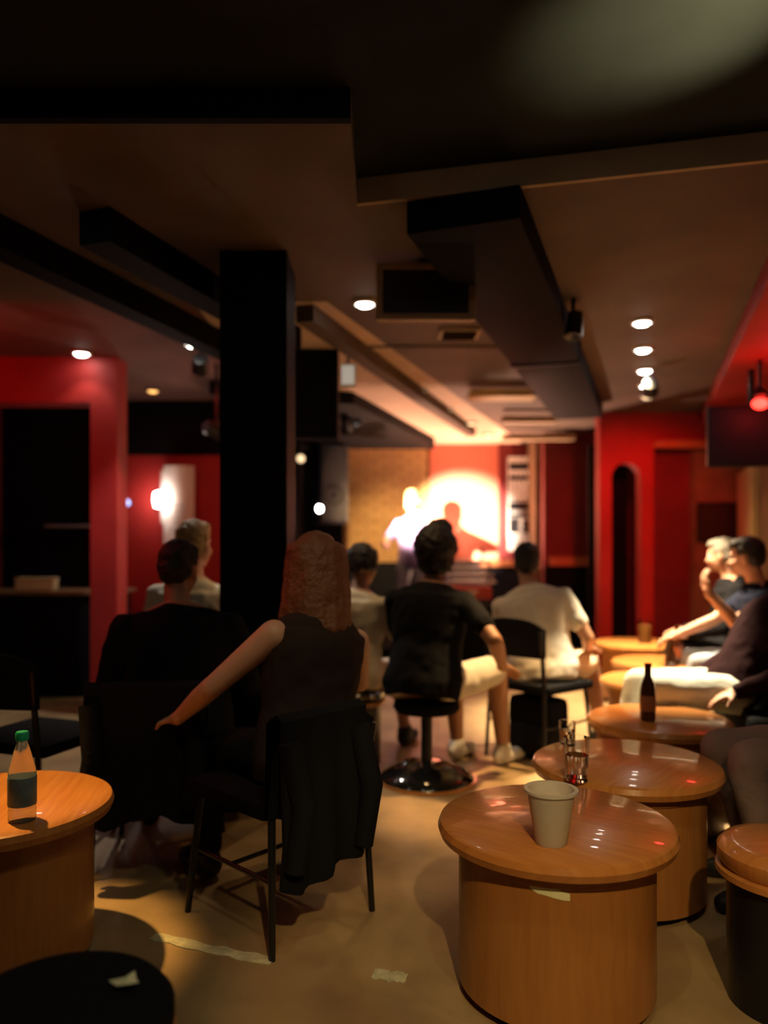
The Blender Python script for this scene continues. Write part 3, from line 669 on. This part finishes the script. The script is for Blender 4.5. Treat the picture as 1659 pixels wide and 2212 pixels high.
# ------------------------------------------------------------------ people
def R3(yaw, pitch=0, roll=0):
    return Matrix.Rotation(yaw, 3, 'Z') @ Matrix.Rotation(-pitch, 3, 'X') @ Matrix.Rotation(roll, 3, 'Y')
def ik(a, c, l1, l2, hint):
    a = Vector(a); c = Vector(c); d = c-a; L = d.length
    if L > (l1+l2)*.995: c = a+d.normalized()*(l1+l2)*.995; d = c-a; L = d.length
    k = (l1*l1-l2*l2+L*L)/(2*L); h = math.sqrt(max(l1*l1-k*k, 0)); u = d/L
    hv = Vector(hint); hv = (hv-u*hv.dot(u)).normalized()
    return a+u*k+hv*h, c
def hand(b, w, d, n, side, curl=.5, s=1.0, spread=.12):
    """palm from wrist w along d, palm faces n; side +1: thumb to the d x n side"""
    d = Vector(d).normalized(); n = Vector(n); n = (n-d*n.dot(d)).normalized(); x = d.cross(n).normalized()*side
    w = Vector(w)
    rot = Matrix((x, d, n)).transposed()
    b.ell(w+d*.05*s, (.040*s, .052*s, .016*s), rot); b.cap(w-d*.02, .026*s, w+d*.02*s, .027*s)
    for i, (off, L) in enumerate(((.028, .072), (.0095, .080), (-.0095, .074), (-.027, .058))):
        p = w+d*.088*s+x*off*s-d*abs(off)*.25; dirv = (d+x*off*spread*30*.12).normalized(); a = 0
        for k, fr in enumerate((.45, .32, .23)):
            a += curl*(.55 if k == 0 else .8); dv = (dirv*math.cos(a)+n*math.sin(a)).normalized(); q = p+dv*L*fr*s
            b.cap(p, (.0098-.0009*k)*s, q, (.0092-.0010*k)*s, 10); p = q
    p = w+d*.025*s+x*.028*s; dv = (x*.75+d*.65+n*.25).normalized(); q = p+dv*.042*s; b.cap(p, .0135*s, q, .0108*s, 10)
    dv = (x*(.5-curl*.5)+d*.8+n*(.3+curl*.5)).normalized(); b.cap(q, .0108*s, q+dv*.032*s, .009*s, 10)
def person(label, loc, yaw, z0=SEAT, s=.95, lean=15, side=0, twist=0, head=(0, 5, 0), skin='skin', shirt='c_black', sleeve='short', pants='c_black', plen='long',
           hair='short', hmat='hair_dark', shoe='shoe_b', hands=None, feet=None, stand=False, face=False, width=1.0, group=None, base=0, curl=.5, vox=.008, hips=(0, 0)):
    t = thing('person', label, 'person', (*loc, base), math.radians(yaw), group)
    ln = math.radians(lean); tw = math.radians(twist); sd = math.radians(side)
    T = Matrix.Rotation(tw, 3, 'Z') @ Matrix.Rotation(sd, 3, 'Y') @ Matrix.Rotation(-ln, 3, 'X')
    X = T @ Vector((1, 0, 0)); Y = T @ Vector((0, 1, 0)); U = T @ Vector((0, 0, 1))
    pel = Vector((hips[0], hips[1], z0+.09*s)) if not stand else Vector((0, 0, .90*s))
    def sp(h, f=0, r=0): return pel+(U*h+Y*f+X*r)*s
    tors = [(-.09, .155, .115), (-.02, .172, .125), (.08, .158, .115), (.18, .145, .105), (.28, .16, .112), (.37, .172, .11), (.43, .165, .095), (.475, .12, .075), (.51, .07, .06)]
    def torso(b, inf=0, h0=-1, h1=1):
        b.loft([(sp(h, .012*math.sin(h*7)), X*(rx*s*width+inf), Y*(ry*s+inf)) for h, rx, ry in tors if h0 <= h <= h1])
    B = MB(); torso(B)
    nb = sp(.49, -.005); hc = sp(.668, .035)
    hy, hp, hr = [math.radians(a) for a in head]
    HR = R3(hy+tw, hp, hr); hX = HR @ Vector((1, 0, 0)); hY = HR @ Vector((0, 1, 0)); hU = HR @ Vector((0, 0, 1))
    def H(x, y, z): return hc+(hX*x+hY*y+hU*z)*s
    B.cap(nb-U*.03, .06*s, H(0, -.02, -.07), .052*s)
    B.ell(H(0, -.012, .03), (.074*s, .094*s, .092*s), HR); B.ell(H(0, .022, -.03), (.062*s, .070*s, .085*s), HR)
    B.ell(H(0, .055, -.085), (.032*s, .028*s, .026*s), HR); B.cap(H(0, .082, .0), .009*s, H(0, .103, -.03), .014*s)
    B.cap(H(-.03, .08, .026), .012*s, H(.03, .08, .026), .012*s)
    for q in (-1, 1):
        B.ell(H(q*.074, -.005, -.012), (.010*s, .020*s, .032*s), HR); B.ell(H(q*.035, .06, -.03), (.024*s, .024*s, .024*s), HR)
    hands = hands or {}; feet = feet or {}
    sh = {}; el = {}; wr = {}
    for q, k in ((-1, 'L'), (1, 'R')):
        sh[k] = sp(.408, 0, q*.172*width)
        tgt, hint, hd, pn = hands.get(k, ((q*.15, .34, z0+.16), (q*.6, -.4, -.6), (0, 1, -.1), (0, 0, -1)))
        el[k], wr[k] = ik(sh[k], tgt, .285*s, .255*s, hint)
        B.cap(sp(.40, 0, q*.10*width), .06*s, sh[k], .050*s); B.cap(sh[k], .053*s, el[k], .038*s); B.cap(el[k], .039*s, el[k].lerp(wr[k], .35), .038*s)
        B.cap(el[k].lerp(wr[k], .3), .039*s, wr[k], .025*s)
        hd = Vector(hd); hand(B, wr[k], hd, pn, -q, curl if not isinstance(curl, dict) else curl.get(k, .5), s)
    hip = {}; kn = {}; an = {}
    for q, k in ((-1, 'L'), (1, 'R')):
        hip[k] = pel+X*q*.095*s*width-Vector((0, 0, .02))
        ft, fy = feet.get(k, ((q*.13, .46, .08), 0)) if not stand else feet.get(k, ((q*.11, 0, .08), q*-10))
        ft = Vector(ft)
        kn[k], an[k] = ik(hip[k], ft, .44*s, .43*s, (q*.05, 1, .25))
        B.cap(hip[k], .088*s, hip[k].lerp(kn[k], .5), .072*s); B.cap(hip[k].lerp(kn[k], .5), .072*s, kn[k], .055*s)
        B.cap(kn[k], .056*s, kn[k].lerp(an[k], .3), .055*s); B.cap(kn[k].lerp(an[k], .3), .055*s, an[k], .036*s)
    B.build('body', M[skin], t, remesh=vox, sm=2)
    # shoes
    for q, k in ((-1, 'L'), (1, 'R')):
        fy = math.radians((feet.get(k, (0, 0)) if k in feet else (0, 0))[1]) if k in feet else 0
        fd = Matrix.Rotation(fy, 3, 'Z') @ Vector((0, 1, 0)); a = an[k]; g = Vector((a.x, a.y, a.z-.08))
        b = MB(); b.cap(g+Vector((0, 0, .045))-fd*.03, .04, g+Vector((0, 0, .085)), .045); b.cap(g+fd*-.03+Vector((0, 0, .036)), .036, g+fd*.15+Vector((0, 0, .03)), .03)
        b.ell(g+fd*.11+Vector((0, 0, .036)), (.044, .06, .034), Matrix.Rotation(fy, 3, 'Z')); b.build('shoe', M[shoe], t, remesh=.009, sm=2)
    # trousers
    b = MB(); torso(b, .011, -1, .03); f = 1.0 if plen == 'long' else 0
    for k in 'LR':
        if plen == 'long':
            b.cap(hip[k], .1*s, kn[k], .070*s); b.cap(kn[k], .070*s, an[k]+(kn[k]-an[k]).normalized()*.03, .056*s)
        else:
            b.cap(hip[k].lerp(kn[k], .1), .092*s, kn[k].lerp(hip[k], .12), .083*s)
    b.build('trousers' if plen == 'long' else 'shorts', M[pants], t, remesh=.011, sm=3, nz=.008, nsc=9)
    # shirt
    b = MB(); torso(b, .022, -.1, .44)
    b.loft([(sp(.42), X*(.16*s*width+.015), Y*(.095*s+.012)), (sp(.47), X*(.13*s*width+.012), Y*(.085*s+.010)), (sp(.505, -.005), X*.074*s, Y*.068*s)])
    for q, k in ((-1, 'L'), (1, 'R')):
        if sleeve == 'none':
            b.cap(sp(.42, 0, q*.1), .058*s, sp(.425, 0, q*.135), .052*s); continue
        b.cap(sp(.40, 0, q*.10*width), .068*s, sh[k], .061*s)
        if sleeve == 'short': b.cap(sh[k], .060*s, sh[k].lerp(el[k], .62), .058*s)
        else: b.cap(sh[k], .067*s, el[k], .054*s); b.cap(el[k], .054*s, el[k].lerp(wr[k], .93), .038*s)
    b.build('jacket' if sleeve == 'long' else 'shirt', M[shirt], t, remesh=.010, sm=3, nz=.009, nsc=10)
    # hair
    b = MB(); nzv = .006; nsc = 30
    b.ell(H(0, -.022, .045), (.082*s, .098*s, .088*s), HR)
    if hair == 'short':
        b.ell(H(0, -.05, 0), (.076*s, .07*s, .075*s), HR); b.ell(H(0, .03, .088), (.066*s, .06*s, .036*s), HR)
    elif hair == 'long':
        b.ell(H(0, -.04, .01), (.094*s, .09*s, .11*s), HR)
        for i in range(9):
            a = -1.5+3.0*i/8; x = math.sin(a)*.085; y = -math.cos(a)*.085-.01
            b.cap(H(x*.9, y*.9, .05), .04*s, H(x*1.2, y-.015, -.2-.03*math.cos(a)), .032*s)
        b.cap(H(0, -.08, -.05), .06*s, H(0, -.1, -.2), .045*s); nzv = .006; nsc = 16
        b.ell(H(0, -.035, -.02), (.108*s, .09*s, .14*s), HR)
    elif hair == 'curly':
        random.seed(11)
        for i in range(110):
            a = random.uniform(0, 6.28); e = random.uniform(-1.0, 1.5); v_ = Vector((math.cos(a)*math.cos(e), math.sin(a)*math.cos(e), math.sin(e)))
            if v_.y > .35 and v_.z < .55: continue
            b.ell(H(v_.x*.085, -.025+v_.y*.095, .035+v_.z*.09), (.026*s,)*3)
        nzv = .008
    elif hair == 'afro':
        b.ell(H(0, -.045, .05), (.118*s, .118*s, .125*s), HR); b.ell(H(.0, -.06, -.03), (.098*s, .085*s, .08*s), HR); b.ell(H(.02, -.02, .15), (.07*s, .07*s, .05*s), HR); nzv = .008; nsc = 35
    b.build('hair', M[hmat], t, remesh=.008, sm=1, nz=nzv, nsc=nsc)
    if face:
        for q in (-1, 1):
            e = MB(); e.ell(H(q*.031, .076, .006), (.012*s,)*3); eo = e.build('eye', M['eye'], t)
            e = MB(); e.ell(H(q*.031, .0865, .006), (.0055*s, .003*s, .0055*s), HR); e.build('iris', M['iris'], eo)
        e = MB(); e.ell(H(0, .086, -.062), (.022*s, .008*s, .007*s), HR); e.build('lips', M['lip'], t)
    return t, dict(sh=sh, el=el, wr=wr, kn=kn, an=an, H=H, hc=hc)
# auburn haired woman (own chair, facing forward-left, looking to the stage)
person('woman with long auburn hair and dark sleeveless top seated in the middle foreground', (-.25, 2.44), 42, s=.91, lean=3, side=9, width=1.08, head=(-48, 6, 0), skin='skin', shirt='c_char', sleeve='none', pants='c_black',
       hair='long', hmat='hair_auburn', hands={'L': ((-.26, .36, .58), (-1, .0, -.6), (.3, 1, -.3), (0, 0, -1)), 'R': ((.20, .32, .60), (1, -.2, -.3), (-.1, 1, -.2), (0, 0, -1))},
       feet={'L': ((-.12, .42, .08), 0), 'R': ((.2, .30, .08), -35)})
person('person in a dark jacket with dark hair seated between left table and pillar', (-.77, 2.84), 12, s=.90, lean=14, head=(-22, 10, 0), skin='skin2', shirt='c_black', sleeve='long', pants='c_black', width=1.25, feet={'R': ((.12, .36, .08), -5), 'L': ((-.13, .38, .08), 5)})
person('blond person in a pale shirt, left of the black pillar behind the dark jacket', (-.96, 3.77), -5, s=1.0, lean=4, head=(-15, 0, 0), skin='skin', shirt='c_cream', hair='short', hmat='hair_blond', pants='c_black', width=.98)
person('curly dark haired person in a cream shirt and white shorts behind the auburn haired woman', (-.17, 4.06), -22, s=.87, lean=12, head=(-5, 5, 0), skin='skin2', shirt='c_cream', hair='curly', pants='c_white', plen='short')
person('person with round dark afro hair in a black t-shirt and white shorts, centre', (.19, 3.76), -42, s=.98, lean=18, twist=22, head=(12, 2, 0), skin='skin2', shirt='c_black', hair='afro', pants='c_white', plen='short', shoe='shoe_w',
       hands={'R': ((.27, .30, .55), (1, -.5, -.5), (-.1, 1, -.3), (0, 0, -1)), 'L': ((-.12, .34, .56), (-1, -.2, -.4), (0, 1, -.2), (0, 0, -1))},
       feet={'R': ((.14, .50, .08), -5), 'L': ((-.1, .42, .08), 5)}, width=1.1)
person('man in a white t-shirt and khaki shorts on a chair near the red archway', (.87, 4.2), -32, s=.92, lean=16, side=-11, twist=14, head=(8, 4, 0), skin='skin2', shirt='c_white', hair='short', pants='c_khaki', plen='short', width=1.12,
       feet={'R': ((.2, .42, .08), -5), 'L': ((-.15, .44, .08), 5)})
# people on the right hand bench
def L2(loc, yaw, p):
    a = math.radians(yaw); d = Vector(p)-Vector((*loc, 0)); return tuple(Matrix.Rotation(-a, 3, 'Z') @ d)
loc = (2.22, 4.42); yw = 80
person('man in navy top and light jeans on the bench, arm resting on a lit table', loc, yw, s=.92, lean=8, side=0, head=(-25, 8, 0), skin='skin', shirt='c_navy', hair='short', pants='c_jeans', sleeve='short', face=True,
       hands={'R': (L2(loc, yw, (1.66, 4.60, .56)), (0, -.3, -1), L2((0, 0), yw, (-1, .2, -.35)), (0, 0, -1)),
              'L': (L2(loc, yw, (1.77, 4.17, .90)), (-.4, .5, -1), (0.1, .25, 1), (.3, -1, 0))}, curl=.7, vox=.007)
person('grey haired person in dark clothes on the bench behind the man in navy', (2.40, 5.15), 75, s=.92, lean=8, head=(-20, 5, 0), skin='skin', shirt='c_black', sleeve='long', hair='short', hmat='hair_grey', pants='c_black', face=True)
loc = (1.66, 3.59); yw = 90
person('person in a dark top whose bright white jeans reach in from the right edge', loc, yw, s=.98, lean=-30, head=(-30, 0, 0), skin='skin', shirt='c_maroon', sleeve='long', pants='c_wjeans', shoe='shoe_w',
       hands={'R': ((.2, .10, .50), (.6, -.4, -.3), (0, 1, -.3), (0, 0, -1)), 'L': ((-.2, .1, .5), (-.6, -.4, -.3), (0, 1, -.3), (0, 0, -1))},
       feet={'R': ((.09, .52, .08), -10), 'L': ((-.09, .44, .08), 0)})
loc = (1.56, 2.52); yw = 88
person('person in dark jacket and mauve trousers, knees showing at the right edge', loc, yw, s=.92, lean=-8, head=(-30, 0, 0), skin='skin', shirt='c_black', sleeve='long', pants='c_mauve', hands={'R': ((.26, -.02, .5), (.6, -.6, .2), (0, .3, -1), (-1, 0, 0)), 'L': ((-.24, -.02, .5), (-.6, -.6, .2), (0, .3, -1), (1, 0, 0))},
       feet={'R': ((.1, .28, .08), -10), 'L': ((-.14, .34, .08), 0)})
# performer
pt, J = person('performer in a plum t-shirt on stage holding a microphone to the mouth', (.335, 8.5), 160, stand=True, s=.98, lean=3, head=(8, 4, 0), skin='skin', shirt='c_plum', hair='short', hmat='hair_blond', pants='c_grey', face=True, base=.12,
       hands={'L': ((-.075, .20, 1.40), (-1, .1, -.6), (.35, .3, .6), (1, .1, 0)), 'R': ((.20, .34, 1.02), (.6, -.5, -.3), (.1, 1, .2), (-.5, 0, .6))}, curl={'L': 1.05, 'R': .35})
b = MB(); pr = [(-.13, .07), (-.04, .03), (0, .11), (.04, .03), (.12, .07), (.06, 0), (.1, -.08), (.02, -.04), (-.03, -.12), (-.04, -.03), (-.12, -.05), (-.06, .01)]
lo = [b.b.verts.new((x*.8, .128+.006-abs(x)*.1, 1.24+z)) for x, z in pr]; hi = [b.b.verts.new((v.co.x, v.co.y+.012, v.co.z)) for v in lo]
b.b.faces.new(lo); b.b.faces.new(hi[::-1])
for i in range(len(pr)): b.b.faces.new((lo[i], lo[(i+1) % 12], hi[(i+1) % 12], hi[i]))
b.build('shirt_print', M['white'], pt)
mc = thing('microphone', 'dark handheld microphone in the performer\'s raised hand', 'microphone', (.335, 8.5, .12), math.radians(160))
a0 = Vector((-.065, .27, 1.40)); a1 = Vector((-.02, .16, 1.50))
MB().tube([a0, a1], [.011, .014]).build('handle', M['metal_black'], mc)
MB().ell(a1, (.024, .024, .026)).build('grille_head', M['chrome'], mc)
